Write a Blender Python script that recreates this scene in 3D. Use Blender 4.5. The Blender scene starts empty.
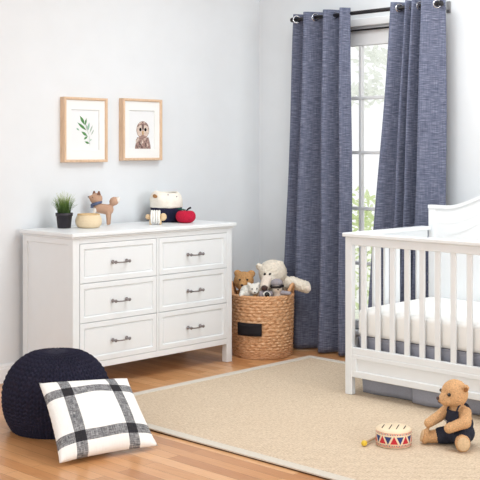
import bpy, bmesh, math, random
from mathutils import Vector, Matrix, noise
random.seed(7)
C = bpy.context.scene.collection
PI = math.pi
CAMZ = 1.32
CA, SA = 0.7178, 0.6963            # camera looks along (CA, SA, 0); picture right is (SA, -CA, 0)
VIEW_ROT = math.atan2(-CA, SA)     # things turned this way have local x = right in the photo, local y = away

# ------------------------------------------------------------------ colours and materials
def lin(c):
    return tuple(((v/255)/12.92 if v/255 <= 0.04045 else ((v/255+0.055)/1.055)**2.4) for v in c) + (1.0,)

class Nodes:
    def __init__(s, name):
        s.m = bpy.data.materials.new(name); s.m.use_nodes = True
        s.nt = s.m.node_tree; s.n = s.nt.nodes; s.l = s.nt.links
        s.b = s.n['Principled BSDF']
    def new(s, t, **kw):
        n = s.n.new(t)
        for k, v in kw.items():
            if k in n.inputs: n.inputs[k].default_value = v
            else: setattr(n, k, v)
        return n
    def link(s, a, b): s.l.new(a, b)
    def coord(s, kind='Object', scale=(1,1,1), rot=(0,0,0)):
        t = s.new('ShaderNodeTexCoord'); m = s.new('ShaderNodeMapping')
        m.inputs['Scale'].default_value = scale; m.inputs['Rotation'].default_value = rot
        s.link(t.outputs[kind], m.inputs['Vector']); return m.outputs['Vector']
    def noise(s, vec, scale, detail=3, rough=.55):
        n = s.new('ShaderNodeTexNoise'); n.inputs['Scale'].default_value = scale
        n.inputs['Detail'].default_value = detail; n.inputs['Roughness'].default_value = rough
        s.link(vec, n.inputs['Vector']); return n.outputs['Fac']
    def ramp(s, fac, stops):
        r = s.new('ShaderNodeValToRGB'); e = r.color_ramp.elements
        while len(e) > len(stops): e.remove(e[-1])
        while len(e) < len(stops): e.new(1)
        for el, (p, c) in zip(e, stops): el.position = p; el.color = c
        s.link(fac, r.inputs['Fac']); return r.outputs['Color']
    def mix(s, fac, a, b, mode='MIX'):
        m = s.new('ShaderNodeMix', data_type='RGBA', blend_type=mode)
        for sock, v in ((m.inputs[0], fac), (m.inputs[6], a), (m.inputs[7], b)):
            if hasattr(v, 'is_linked'): s.link(v, sock)
            else: sock.default_value = v
        return m.outputs[2]
    def math(s, op, a, b=None, c=None):
        m = s.new('ShaderNodeMath', operation=op)
        for i, v in enumerate((a, b, c)):
            if v is None: continue
            if hasattr(v, 'is_linked'): s.link(v, m.inputs[i])
            else: m.inputs[i].default_value = v
        return m.outputs[0]
    def bump(s, h, strength=.3, dist=.002):
        b = s.new('ShaderNodeBump'); b.inputs['Strength'].default_value = strength
        b.inputs['Distance'].default_value = dist
        s.link(h, b.inputs['Height']); s.link(b.outputs['Normal'], s.b.inputs['Normal'])
    def color(s, c): s.link(c, s.b.inputs['Base Color'])
    def setup(s, rough=.5, spec=.5, metal=0, coat=0):
        s.b.inputs['Roughness'].default_value = rough; s.b.inputs['Specular IOR Level'].default_value = spec
        s.b.inputs['Metallic'].default_value = metal; s.b.inputs['Coat Weight'].default_value = coat

def simple(name, c, rough=.5, spec=.5, metal=0, vary=.06, scale=40, bump=0, stretch=(1,1,1), coat=0, detail=3):
    k = Nodes(name); k.setup(rough, spec, metal, coat)
    v = k.coord('Object', stretch); f = k.noise(v, scale, detail)
    a = lin(c); lo = tuple(x*(1-vary) for x in a[:3]) + (1,); hi = tuple(min(1, x*(1+vary)) for x in a[:3]) + (1,)
    k.color(k.ramp(f, [(.3, lo), (.7, hi)]))
    if bump: k.bump(f, bump, .003)
    return k.m

M = {}
M['wall'] = simple('wall_paint', (232,235,238), .75, .25, vary=.012, scale=6, bump=.02)
M['trim'] = simple('trim_paint', (240,241,242), .45, .4, vary=.01, scale=8)
M['sash'] = simple('sash_paint', (250,250,250), .4, .4, vary=.005)
M['white'] = simple('white_lacquer', (239,242,244), .38, .45, vary=.008, scale=10)
M['pewter'] = simple('pewter_metal', (150,144,144), .32, .6, metal=.85, vary=.1, scale=60)
M['steel'] = simple('grey_steel', (150,150,152), .4, .5, metal=.7)
M['chrome'] = simple('chrome_ring', (205,205,208), .18, .6, metal=1)
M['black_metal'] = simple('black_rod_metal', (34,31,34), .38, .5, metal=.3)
M['black_plastic'] = simple('black_plastic', (50,46,52), .5, .4, vary=.1)
M['eye'] = simple('glossy_black', (18,15,15), .15, .6)
M['oak'] = simple('pale_oak', (222,190,160), .5, .35, vary=.10, scale=14, stretch=(6,6,1))
M['mat_board'] = simple('mat_board', (244,244,242), .8, .2, vary=.004)
M['paper'] = simple('print_paper', (239,240,241), .8, .2, vary=.004)
M['toy_wood'] = simple('toy_wood', (226,196,156), .5, .35, vary=.08, scale=30, stretch=(1,1,5))
M['stick_wood'] = simple('stick_wood', (190,160,128), .5, .35, vary=.08, scale=30)
M['yellow'] = simple('yellow_paint', (232,196,62), .4, .4)
M['red_paint'] = simple('red_print', (206,44,56), .5, .4)
M['blue_paint'] = simple('blue_print', (44,62,120), .5, .4)
M['drum_cream'] = simple('drum_cream', (243,222,190), .5, .35, vary=.05, scale=20)
M['slot'] = simple('dark_slot', (60,42,34), .8, .2)
M['apple'] = simple('red_knit', (190,32,62), .85, .2, vary=.18, scale=160, bump=.5)
M['leaf_felt'] = simple('green_felt', (50,96,84), .9, .1, vary=.12, scale=120)
M['stem_felt'] = simple('dark_stem_felt', (52,44,52), .9, .1)
M['navy_cloth'] = simple('navy_cloth', (38,38,62), .9, .15, vary=.16, scale=180, bump=.3)
M['cream_cloth'] = simple('cream_cloth', (244,238,226), .9, .15, vary=.05, scale=60, bump=.3)
M['tan_leather'] = simple('tan_leather', (180,130,80), .6, .3, vary=.15, scale=120)
M['white_yarn'] = simple('white_yarn', (246,243,238), .95, .1, vary=.05, scale=200, bump=.5)
M['fox'] = simple('fox_felt', (196,159,135), .95, .1, vary=.10, scale=220, bump=.4)
M['fox_white'] = simple('fox_white_felt', (240,232,224), .95, .1, vary=.05, scale=220, bump=.4)
M['fox_scarf'] = simple('blue_scarf', (98,108,136), .9, .15, vary=.18, scale=260, bump=.4)
M['fox_ear'] = simple('dark_brown_felt', (132,96,80), .9, .1)
M['teddy'] = simple('teddy_fur', (212,168,124), .95, .12, vary=.26, scale=170, bump=.8, detail=5)
M['teddy_pad'] = simple('teddy_pad', (219,189,152), .95, .1, vary=.10, scale=150, bump=.4)
M['teddy_ear'] = simple('teddy_inner_ear', (158,112,72), .95, .1, vary=.15, scale=150)
M['denim'] = simple('dark_denim', (50,52,64), .9, .15, vary=.25, scale=300, bump=.4)
M['denim_seam'] = simple('denim_seam', (92,96,116), .9, .15)
M['brown_plush'] = simple('brown_plush', (204,156,106), .95, .12, vary=.2, scale=120, bump=.8)
M['cream_plush'] = simple('cream_plush', (238,228,212), .95, .12, vary=.10, scale=90, bump=.9, detail=5)
M['snout_plush'] = simple('snout_plush', (236,222,208), .95, .12, vary=.07, scale=120, bump=.5)
M['white_plush'] = simple('white_plush', (242,239,230), .95, .12, vary=.09, scale=130, bump=.8)
M['grey_plush'] = simple('grey_plush', (165,158,164), .95, .12, vary=.12, scale=150, bump=.6)
M['dark_plush'] = simple('dark_plush', (48,42,44), .95, .12, vary=.12, scale=150, bump=.6)
M['nose_brown'] = simple('brown_nose', (66,42,38), .45, .4)
M['skirt'] = simple('slate_skirt_cloth', (160,162,174), .9, .15, vary=.07, scale=200, bump=.2)
M['sheet'] = simple('white_sheet', (250,249,246), .85, .2, vary=.012, scale=14, bump=.12)
M['leaf_dark'] = simple('print_green', (92,142,88), .85, .1, vary=.25, scale=90)
M['leaf_pale'] = simple('print_pale_green', (150,190,165), .85, .1, vary=.2, scale=90)
M['leaf_grey'] = simple('print_grey_green', (176,190,178), .85, .1, vary=.15, scale=90)
M['owl_brown'] = simple('owl_brown', (166,138,130), .85, .1, vary=.45, scale=120, detail=5)
M['owl_dark'] = simple('owl_dark', (112,90,88), .85, .1, vary=.4, scale=150)
M['owl_pale'] = simple('owl_pale', (214,196,184), .85, .1, vary=.25, scale=150)
M['owl_beak'] = simple('owl_beak', (196,150,90), .85, .1)
M['soil'] = simple('soil', (44,36,30), .95, .1, vary=.3, scale=150)
M['chalkboard'] = simple('chalkboard', (38,36,40), .8, .2, vary=.1)
M['bark'] = simple('bark', (150,138,125), .9, .1, vary=.2)
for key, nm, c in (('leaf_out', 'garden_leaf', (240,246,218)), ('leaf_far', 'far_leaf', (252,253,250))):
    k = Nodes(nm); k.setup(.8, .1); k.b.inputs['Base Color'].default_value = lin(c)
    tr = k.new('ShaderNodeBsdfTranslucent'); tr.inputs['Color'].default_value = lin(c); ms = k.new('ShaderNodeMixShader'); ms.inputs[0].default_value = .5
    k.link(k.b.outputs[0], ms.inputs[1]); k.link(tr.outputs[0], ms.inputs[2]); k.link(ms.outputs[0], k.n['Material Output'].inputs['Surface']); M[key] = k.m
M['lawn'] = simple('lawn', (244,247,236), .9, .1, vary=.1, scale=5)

def grass_mat():
    k = Nodes('grass_blades'); k.setup(.6, .3)
    t = k.new('ShaderNodeTexCoord'); s = k.new('ShaderNodeSeparateXYZ'); k.link(t.outputs['Object'], s.inputs[0])
    f = k.math('DIVIDE', k.math('SUBTRACT', s.outputs['Z'], .08), .13)
    n = k.noise(k.coord('Object'), 90, 2)
    f2 = k.math('ADD', f, k.math('MULTIPLY', k.math('SUBTRACT', n, .5), .7))
    k.color(k.ramp(f2, [(.0, lin((52,74,40))), (.45, lin((92,122,58))), (.85, lin((172,184,108)))]))
    return k.m
M['grass'] = grass_mat()

def floor_mat():
    k = Nodes('oak_floor'); k.setup(.32, .45, coat=.15)
    k.b.inputs['Coat Roughness'].default_value = .2
    v = k.coord('Object', (1,1,1), (0,0,PI/2))
    br = k.new('ShaderNodeTexBrick'); br.offset = .37; br.offset_frequency = 2
    for key, val in (('Scale',1), ('Mortar Size',.0011), ('Mortar Smooth',.2), ('Bias',0), ('Brick Width',.85), ('Row Height',.068)):
        br.inputs[key].default_value = val
    br.inputs['Color1'].default_value = (0,0,0,1); br.inputs['Color2'].default_value = (1,1,1,1); br.inputs['Mortar'].default_value = (.5,.5,.5,1)
    k.link(v, br.inputs['Vector'])
    tone = k.ramp(br.outputs['Color'], [(0, lin((190,130,82))), (.35, lin((211,153,101))), (.7, lin((222,167,116))), (1, lin((231,180,131)))])
    g = k.noise(k.coord('Object', (38, 2.2, 1)), 3.0, 6, .65)
    grain = k.ramp(g, [(.3, (.80,.74,.68,1)), (.55, (1,1,1,1)), (.8, (1.0,.97,.94,1))])
    col = k.mix(.75, tone, grain, 'MULTIPLY')
    col = k.mix(br.outputs['Fac'], col, lin((150,100,62)))
    k.color(col)
    inv = k.math('SUBTRACT', 1, br.outputs['Fac']); k.bump(k.math('ADD', inv, k.math('MULTIPLY', g, .08)), .25, .0015)
    return k.m
M['floor'] = floor_mat()

def rug_mat():
    k = Nodes('sisal_weave'); k.setup(.95, .1)
    v = k.coord('Object', (1,1,1), (0,0,0))
    w1 = k.new('ShaderNodeTexWave', wave_type='BANDS', bands_direction='DIAGONAL'); w1.inputs['Scale'].default_value = 26
    w1.inputs['Distortion'].default_value = 2.0; w1.inputs['Detail'].default_value = 2; w1.inputs['Detail Scale'].default_value = 3
    k.link(v, w1.inputs['Vector'])
    w2 = k.new('ShaderNodeTexWave', wave_type='BANDS', bands_direction='X'); w2.inputs['Scale'].default_value = 36
    w2.inputs['Distortion'].default_value = 1.4
    k.link(v, w2.inputs['Vector'])
    n = k.noise(v, 95, 2, .7); big = k.noise(v, 2.2, 2)
    h = k.math('ADD', k.math('MULTIPLY', w1.outputs['Fac'], .6), k.math('ADD', k.math('MULTIPLY', w2.outputs['Fac'], .25), k.math('MULTIPLY', k.math('SUBTRACT', n, .2), .85)))
    c = k.ramp(h, [(.25, lin((164,138,110))), (.6, lin((214,193,167))), (.95, lin((238,222,200)))])
    c = k.mix(k.math('MULTIPLY', big, .25), c, lin((204,181,154)))
    k.color(c); k.bump(h, .55, .004)
    return k.m
M['rug'] = rug_mat()
M['rug_border'] = simple('rug_border_cloth', (216,208,196), .9, .15, vary=.05, scale=150, bump=.3)
M['rug_back'] = simple('rug_backing', (84,62,46), .95, .1)

def curtain_mat():
    k = Nodes('slub_chambray'); k.setup(.95, .1)
    u = k.coord('UV', (20, 210, 1)); a = k.noise(u, 1.0, 2, .6)
    u2 = k.coord('UV', (240, 8, 1)); b = k.noise(u2, 1.0, 2, .6)
    u3 = k.coord('UV', (700, 700, 1)); c = k.noise(u3, 1.0, 1)
    f = k.math('ADD', k.math('MULTIPLY', a, .62), k.math('ADD', k.math('MULTIPLY', b, .25), k.math('MULTIPLY', c, .13)))
    k.color(k.ramp(f, [(.34, lin((70,75,94))), (.50, lin((108,113,134))), (.60, lin((138,142,162))), (.70, lin((172,176,192)))]))
    k.bump(f, .35, .002)
    # thin cloth lets a little daylight through
    tr = k.new('ShaderNodeBsdfTranslucent'); tr.inputs['Color'].default_value = lin((120,128,160))
    ms = k.new('ShaderNodeMixShader'); ms.inputs[0].default_value = .10
    out = k.n['Material Output']
    k.link(k.b.outputs[0], ms.inputs[1]); k.link(tr.outputs[0], ms.inputs[2]); k.link(ms.outputs[0], out.inputs['Surface'])
    return k.m
M['curtain'] = curtain_mat()

def glass_mat():
    k = Nodes('window_glass')
    t = k.new('ShaderNodeBsdfTransparent'); g = k.new('ShaderNodeBsdfGlossy'); g.inputs['Roughness'].default_value = .02
    fr = k.new('ShaderNodeFresnel'); fr.inputs['IOR'].default_value = 1.35
    ms = k.new('ShaderNodeMixShader'); k.link(fr.outputs[0], ms.inputs[0]); k.link(t.outputs[0], ms.inputs[1]); k.link(g.outputs[0], ms.inputs[2])
    k.link(ms.outputs[0], k.n['Material Output'].inputs['Surface'])
    return k.m
M['glass'] = glass_mat()

def wicker_mat(name, dark, mid, light, sc):
    k = Nodes(name); k.setup(.6, .3)
    v = k.coord('UV', sc); f = k.noise(v, 1.0, 3, .6)
    k.color(k.ramp(f, [(.3, lin(dark)), (.5, lin(mid)), (.72, lin(light))]))
    return k.m
M['wicker'] = wicker_mat('water_hyacinth', (168,112,70), (220,168,124), (246,210,172), (50, 58, 1))
M['palm'] = wicker_mat('palm_weave', (214,188,150), (236,216,182), (246,232,206), (60, 30, 1))

M['palm_rim'] = simple('palm_rim', (214,180,132), .6, .3, vary=.2, scale=120)
def pouf_mat():
    return simple('navy_knit_yarn', (39,38,55), .92, .2, vary=.25, scale=160, bump=.3)
M['pouf'] = pouf_mat()

def plaid_mat():
    k = Nodes('plaid_cloth'); k.setup(.92, .15)
    t = k.new('ShaderNodeTexCoord'); s = k.new('ShaderNodeSeparateXYZ'); k.link(t.outputs['UV'], s.inputs[0])
    def band(x, lo, hi):
        return k.math('MULTIPLY', k.math('GREATER_THAN', x, lo), k.math('LESS_THAN', x, hi))
    U, V = s.outputs['X'], s.outputs['Y']
    bu = k.math('MAXIMUM', band(U, .168, .28), band(U, .70, .812))
    bv = k.math('MAXIMUM', band(V, .135, .25), band(V, .705, .82))
    wa = k.noise(k.coord('UV', (12, 150, 1)), 1, 2, .7); wb = k.noise(k.coord('UV', (150, 12, 1)), 1, 2, .7)
    weave = k.math('ADD', k.math('MULTIPLY', wa, .5), k.math('MULTIPLY', wb, .5))
    grey = k.ramp(weave, [(.38, lin((74,74,78))), (.5, lin((128,128,131))), (.62, lin((186,186,186)))])
    base = k.ramp(weave, [(.3, lin((240,238,234))), (.6, lin((250,249,246)))])
    dark = k.ramp(weave, [(.3, lin((30,30,34))), (.65, lin((62,60,64)))])
    c = k.mix(k.math('MAXIMUM', bu, bv), base, grey); c = k.mix(k.math('MULTIPLY', bu, bv), c, dark)
    k.color(c); k.bump(weave, .2, .002)
    return k.m
M['plaid'] = plaid_mat()

# ------------------------------------------------------------------ mesh helpers
def add_box(bm, a, b, bev=0.0, seg=1, mi=0):
    t = bmesh.new(); bmesh.ops.create_cube(t, size=1)
    c = [(a[i]+b[i])/2 for i in range(3)]; d = [abs(b[i]-a[i]) for i in range(3)]
    for v in t.verts: v.co = Vector([c[i]+v.co[i]*d[i] for i in range(3)])
    if bev: bmesh.ops.bevel(t, geom=list(t.edges), offset=bev, segments=seg, affect='EDGES', profile=.5)
    bmesh.ops.recalc_face_normals(t, faces=t.faces)
    merge(bm, t, mi)
def merge(bm, t, mi=0):
    vm = {v: bm.verts.new(v.co) for v in t.verts}
    for f in t.faces:
        try: nf = bm.faces.new([vm[v] for v in f.verts]); nf.material_index = mi; nf.smooth = f.smooth
        except ValueError: pass
    t.free()
def add_ell(bm, c, r, rot=None, sub=3, mi=0, smooth=True):
    t = bmesh.new(); bmesh.ops.create_icosphere(t, subdivisions=sub, radius=1)
    r = (r, r, r) if isinstance(r, (int, float)) else r
    mt = (rot.to_3x3() if rot else Matrix.Identity(3))
    for v in t.verts: v.co = Vector(c) + mt @ Vector([v.co[i]*r[i] for i in range(3)])
    for f in t.faces: f.smooth = smooth
    merge(bm, t, mi)
def add_tube(bm, pts, rad, n=12, cap=True, mi=0, closed=False, squash=1.0):
    pts = [Vector(p) for p in pts]; L = len(pts); rings = []
    ref = None
    for i, p in enumerate(pts):
        if closed: d = pts[(i+1) % L]-pts[i-1]
        else: d = pts[min(i+1, L-1)]-pts[max(i-1, 0)]
        d.normalize()
        if ref is None: ref = Vector((0,0,1)) if abs(d.z) < .9 else Vector((1,0,0))
        s = d.cross(ref); s.normalize(); u = s.cross(d); u.normalize(); ref = u
        r = rad[i] if isinstance(rad, (list, tuple)) else rad
        rings.append([bm.verts.new(p + s*math.cos(2*PI*k/n)*r + u*math.sin(2*PI*k/n)*r*squash) for k in range(n)])
    m = L if closed else L-1
    for i in range(m):
        a, b = rings[i], rings[(i+1) % L]
        for k in range(n):
            f = bm.faces.new((a[k], a[(k+1) % n], b[(k+1) % n], b[k])); f.smooth = True; f.material_index = mi
    if cap and not closed:
        for rg in (rings[0][::-1], rings[-1]):
            f = bm.faces.new(rg); f.material_index = mi
def add_lathe(bm, prof, c=(0,0,0), n=32, mi=0, cap=True, fn=None, smooth=True):
    c = Vector(c); rings = []
    for r, z in prof:
        rings.append([bm.verts.new(c + Vector(((r*(fn(2*PI*k/n, z) if fn else 1))*math.cos(2*PI*k/n), (r*(fn(2*PI*k/n, z) if fn else 1))*math.sin(2*PI*k/n), z))) for k in range(n)])
    for a, b in zip(rings, rings[1:]):
        for k in range(n):
            f = bm.faces.new((a[k], a[(k+1) % n], b[(k+1) % n], b[k])); f.smooth = smooth; f.material_index = mi
    if cap:
        for rg in (rings[0][::-1], rings[-1]):
            f = bm.faces.new(rg); f.material_index = mi; f.smooth = False
def add_prism(bm, poly, lo, hi, axis='X', mi=0):
    # outline points (a, b) extruded along axis: X -> (x, a, b), Y -> (a, y, b), Z -> (a, b, z)
    def P(p, h): return {'X': (h, p[0], p[1]), 'Y': (p[0], h, p[1]), 'Z': (p[0], p[1], h)}[axis]
    A = [bm.verts.new(P(p, lo)) for p in poly]; B = [bm.verts.new(P(p, hi)) for p in poly]
    fs = [bm.faces.new(A), bm.faces.new(B)]
    for i in range(len(poly)):
        j = (i+1) % len(poly); fs.append(bm.faces.new((A[i], A[j], B[j], B[i])))
    for f in fs: f.material_index = mi
    bmesh.ops.recalc_face_normals(bm, faces=fs)
def add_grid(bm, P, nu, nv, uv=None, wrap=False, mi=0):
    # P(i, j) -> point; uv(i, j) -> (u, v)
    lay = bm.loops.layers.uv.verify() if uv else None
    g = [[bm.verts.new(P(i, j)) for j in range(nv)] for i in range(nu)]
    for i in range(nu if wrap else nu-1):
        for j in range(nv-1):
            f = bm.faces.new((g[i][j], g[(i+1) % nu][j], g[(i+1) % nu][j+1], g[i][j+1])); f.smooth = True; f.material_index = mi
            if lay:
                for lp, (a, b) in zip(f.loops, ((i, j), (i+1, j), (i+1, j+1), (i, j+1))): lp[lay].uv = uv(a, b)
    return g

def mat_of(loc, rz): return Matrix.Translation(loc) @ Matrix.Rotation(rz, 4, 'Z')
def obj(name, bm, m, parent=None, world=False, loc=None, rz=0, solid=0):
    """one mesh object; world=True: the bmesh is in world coordinates"""
    me = bpy.data.meshes.new(name)
    if isinstance(bm, bpy.types.Mesh): me = bm; me.name = name
    else:
        bmesh.ops.recalc_face_normals(bm, faces=bm.faces) if not solid else None
        bm.to_mesh(me); bm.free()
    for mm in (m if isinstance(m, (list, tuple)) else [m]): me.materials.append(mm)
    o = bpy.data.objects.new(name, me); C.objects.link(o)
    if parent is not None:
        o.parent = parent
        if world: me.transform(mat_of(root_loc(parent), root_rz(parent)).inverted())
    elif loc is not None:
        o.location = loc; o.rotation_euler = (0, 0, rz)
        if world: me.transform(mat_of(loc, rz).inverted())
    if solid:
        s = o.modifiers.new('thickness', 'SOLIDIFY'); s.thickness = solid; s.offset = 0
    return o
def root_of(p):
    while p.parent is not None: p = p.parent
    return p
def root_loc(p): return root_of(p).location
def root_rz(p): return root_of(p).rotation_euler.z
def thing(name, label, cat, loc=(0,0,0), rz=0, group=None):
    o = bpy.data.objects.new(name, None); C.objects.link(o); o.empty_display_size = .05
    o.location = loc; o.rotation_euler = (0, 0, rz); tag(o, label, cat, group); return o
def tag(o, label, cat, group=None):
    o['label'] = label; o['category'] = cat
    if group: o['group'] = group
    return o
def struct(o, label=None):
    o['kind'] = 'structure'
    if label: o['label'] = label
    return o

def blob(prims, voxel=.005, smooth=4, fuzz=0, freq=90):
    """one continuous skin over overlapping ellipsoids ('e', centre, radii, rot) and tapered limbs ('c', p0, p1, r0, r1)"""
    bm = bmesh.new()
    for p in prims:
        if p[0] == 'e': add_ell(bm, p[1], p[2], p[3] if len(p) > 3 else None, 3)
        else:
            a, b, r0, r1 = Vector(p[1]), Vector(p[2]), p[3], p[4]
            n = max(2, int((b-a).length/(min(r0, r1)*.35))+1)
            for i in range(n+1):
                t = i/n; add_ell(bm, a.lerp(b, t), r0+(r1-r0)*t, None, 2)
    me = bpy.data.meshes.new('tmp'); bm.to_mesh(me); bm.free()
    o = bpy.data.objects.new('tmp', me); C.objects.link(o)
    r = o.modifiers.new('r', 'REMESH'); r.mode = 'VOXEL'; r.voxel_size = voxel
    s = o.modifiers.new('s', 'SMOOTH'); s.factor = .5; s.iterations = smooth
    dg = bpy.context.evaluated_depsgraph_get(); dg.update()
    out = bpy.data.meshes.new_from_object(o.evaluated_get(dg))
    bpy.data.objects.remove(o); bpy.data.meshes.remove(me)
    if fuzz:
        ns = [v.normal.copy() for v in out.vertices]
        for v, n in zip(out.vertices, ns):
            v.co += n*fuzz*(noise.noise(v.co*freq)+.6*noise.noise(v.co*freq*2.3))
    for p in out.polygons: p.use_smooth = True
    return out
def ball(name, c, r, m, parent, rot=None, label=None, sub=3):
    bm = bmesh.new(); add_ell(bm, c, r, rot, sub); o = obj(name, bm, m, parent)
    if label: o['label'] = label
    return o
def bx(boxes, bev=.002):
    bm = bmesh.new()
    for a, b in boxes: add_box(bm, a, b, bev)
    return bm
def on_ray(px, Z):                                  # plan position at picture column px and depth Z
    r = (px-240)/1067*Z
    return Z*CA + r*SA, Z*SA - r*CA

# ------------------------------------------------------------------ the room
WY, WX = 5.18, 5.535
BX, BY, CH = -1.2, -2.1, 2.75          # the walls behind the camera and the ceiling height
bm = bmesh.new(); add_box(bm, (BX-.1,BY-.1,-.05), (WX+.12, WY+.12, 0)); struct(obj('floor', bm, M['floor']), 'honey oak strip floor')
bm = bmesh.new(); add_box(bm, (BX-.1, WY, 0), (WX, WY+.12, CH)); struct(obj('wall_left', bm, M['wall']), 'pale grey wall behind the dresser')
OY0, OY1, OZ0, OZ1 = 3.72, 4.665, .15, 2.125
bm = bmesh.new()
add_box(bm, (WX, BY-.1, 0), (WX+.12, OY0, CH)); add_box(bm, (WX, OY1, 0), (WX+.12, WY+.12, CH))
add_box(bm, (WX, OY0, 0), (WX+.12, OY1, OZ0)); add_box(bm, (WX, OY0, OZ1), (WX+.12, OY1, CH))
struct(obj('wall_right', bm, M['wall']), 'pale grey wall with the window')
bm = bmesh.new(); add_box(bm, (BX-.1, BY-.1, 0), (BX, WY, CH)); struct(obj('wall_back', bm, M['wall']), 'pale grey wall behind the camera')
bm = bmesh.new(); add_box(bm, (BX, BY-.1, 0), (WX, BY, CH)); struct(obj('wall_front', bm, M['wall']), 'pale grey wall opposite the dresser')
bm = bmesh.new(); add_box(bm, (BX-.1, BY-.1, CH), (WX+.12, WY+.12, CH+.08)); struct(obj('ceiling', bm, M['trim']), 'white ceiling')
def baseboard(name, axis):
    p = [(0,0), (-.016,0), (-.016,.078), (-.012,.086), (-.012,.094), (-.006,.105), (0,.105)]
    b = bmesh.new()
    if axis == 'X': add_prism(b, [(WY+a, z) for a, z in p], BX, WX, 'X')
    else: add_prism(b, [(WX+a, z) for a, z in p], BY, WY-.016, 'Y')
    return struct(obj(name, b, M['trim']), 'white moulded baseboard')
baseboard('baseboard_left', 'X'); baseboard('baseboard_right', 'Y')
bm = bmesh.new(); cw = .05
for a, b in (((WX-.016, OY0-cw, OZ0-.02), (WX, OY0, OZ1+cw)), ((WX-.016, OY1, OZ0-.02), (WX, OY1+cw, OZ1+cw)), ((WX-.016, OY0, OZ1), (WX, OY1, OZ1+cw))):
    add_box(bm, a, b, .003)
struct(obj('trim_1', bm, M['trim']), 'white window casing')
# window: frame with muntins, sill, panes
GX = 5.60
win = bpy.data.objects.new('window_1', None); C.objects.link(win); win.location = (GX, (OY0+OY1)/2, OZ0); struct(win, 'tall white window with small panes')
GY0, GY1, GZ0, GZ1 = 3.76, 4.62, .20, 2.005
bm = bmesh.new()
add_box(bm, (GX-.025, OY0, OZ0), (GX+.025, GY0, OZ1), .003); add_box(bm, (GX-.025, GY1, OZ0), (GX+.025, OY1, OZ1), .003)
add_box(bm, (GX-.025, GY0, OZ0), (GX+.025, GY1, GZ0), .003); add_box(bm, (GX-.025, GY0, GZ1), (GX+.025, GY1, OZ1), .003)
for y in (4.317, 4.01): add_box(bm, (GX-.018, y-.011, GZ0), (GX+.018, y+.011, GZ1), .003)
for z in (1.662, 1.303, .935, .575): add_box(bm, (GX-.017, GY0, z-.011), (GX+.017, GY1, z+.011), .003)
obj('window_frame', bm, M['sash'], win, True)
bm = bmesh.new(); add_box(bm, (GX+.002, GY0, GZ0), (GX+.006, GY1, GZ1)); obj('window_pane', bm, M['glass'], win, True)
bm = bmesh.new(); add_box(bm, (WX-.05, OY0-.06, OZ0-.028), (GX-.025, OY1+.06, OZ0), .004); obj('window_sill', bm, M['trim'], win, True)

# ------------------------------------------------------------------ dresser
dr = thing('dresser', 'white six-drawer dresser against the pale wall', 'dresser', (3.518, 4.673, 0))
W, D, H = 1.228, .475, .868
bm = bmesh.new()
lw, ld = .045, .045
add_box(bm, (.008, ld-.004, .115), (.022, D-.03, .85)); add_box(bm, (W-.022, ld-.004, .115), (W-.008, D-.03, .85))      # side panels
add_box(bm, (.001, ld-.004, .80), (.03, D-.03, .846), .003); add_box(bm, (.001, ld-.004, .115), (.03, D-.03, .165), .003)
add_box(bm, (W-.03, ld-.004, .80), (W-.001, D-.03, .846), .003); add_box(bm, (W-.03, ld-.004, .115), (W-.001, D-.03, .165), .003)
add_box(bm, (.01, D-.02, .115), (W-.01, D-.008, .85))                                   # back
add_box(bm, (.02, .024, .13), (W-.02, D-.01, .146))                                     # bottom
add_box(bm, (lw-.002, 0, .8075), (W-lw+.002, .03, .847), .001)                            # top rail
add_box(bm, (lw-.002, 0, .115), (W-lw+.002, .026, .149), .0015)                           # apron
add_box(bm, (.6045, .0, .147), (.6195, .03, .81), .001)                                    # centre stile
for z in (.3715, .5885): add_box(bm, (lw-.002, .014, z-.012), (W-lw+.002, .03, z+.012))
obj('carcass', bm, M['white'], dr)
bm = bmesh.new()
add_box(bm, (-.02, -.022, .846), (W+.02, D, H), .004, 2); add_box(bm, (-.008, -.010, .834), (W+.008, D-.004, .8465), .004)
obj('top', bm, M['white'], dr)
for x0, x1 in ((0, lw), (W-lw, W)):
    for y0, y1 in ((0, ld), (D-ld, D)):
        bm = bmesh.new(); add_box(bm, (x0, y0, 0), (x1, y1, .835), .003); obj('leg', bm, M['white'], dr)
def framed_panel(bm, x0, x1, z0, z1, y, loops):
    rings = []
    for ins, d in loops:
        rings.append([bm.verts.new(p) for p in ((x0+ins, y+d, z0+ins), (x1-ins, y+d, z0+ins), (x1-ins, y+d, z1-ins), (x0+ins, y+d, z1-ins))])
    for a, b in zip(rings, rings[1:]):
        for k in range(4): bm.faces.new((a[k], a[(k+1) % 4], b[(k+1) % 4], b[k]))
    bm.faces.new(rings[-1]); bm.faces.new(rings[0][::-1])
def handle_bm(cx, cz):
    b = bmesh.new(); hw = .050
    for s in (-1, 1):
        prof = [(.011,0), (.011,.003), (.0055,.006), (.0055,.020), (.0085,.024), (.0095,.030), (.006,.034)]
        t = bmesh.new(); add_lathe(t, prof, (0,0,0), 14)
        bmesh.ops.rotate(t, verts=t.verts, cent=(0,0,0), matrix=Matrix.Rotation(PI/2, 3, 'X'))
        bmesh.ops.translate(t, verts=t.verts, vec=(cx+s*hw, -.001, cz)); merge(b, t)
    pts = [(cx+hw*t, -.027-.004*(1-t*t), cz-.004*(1-t*t)) for t in [i/8-1 for i in range(17)]]
    add_tube(b, pts, [.0045 if abs(i-8) > 5 else .0034 for i in range(17)], 10)
    return b
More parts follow.
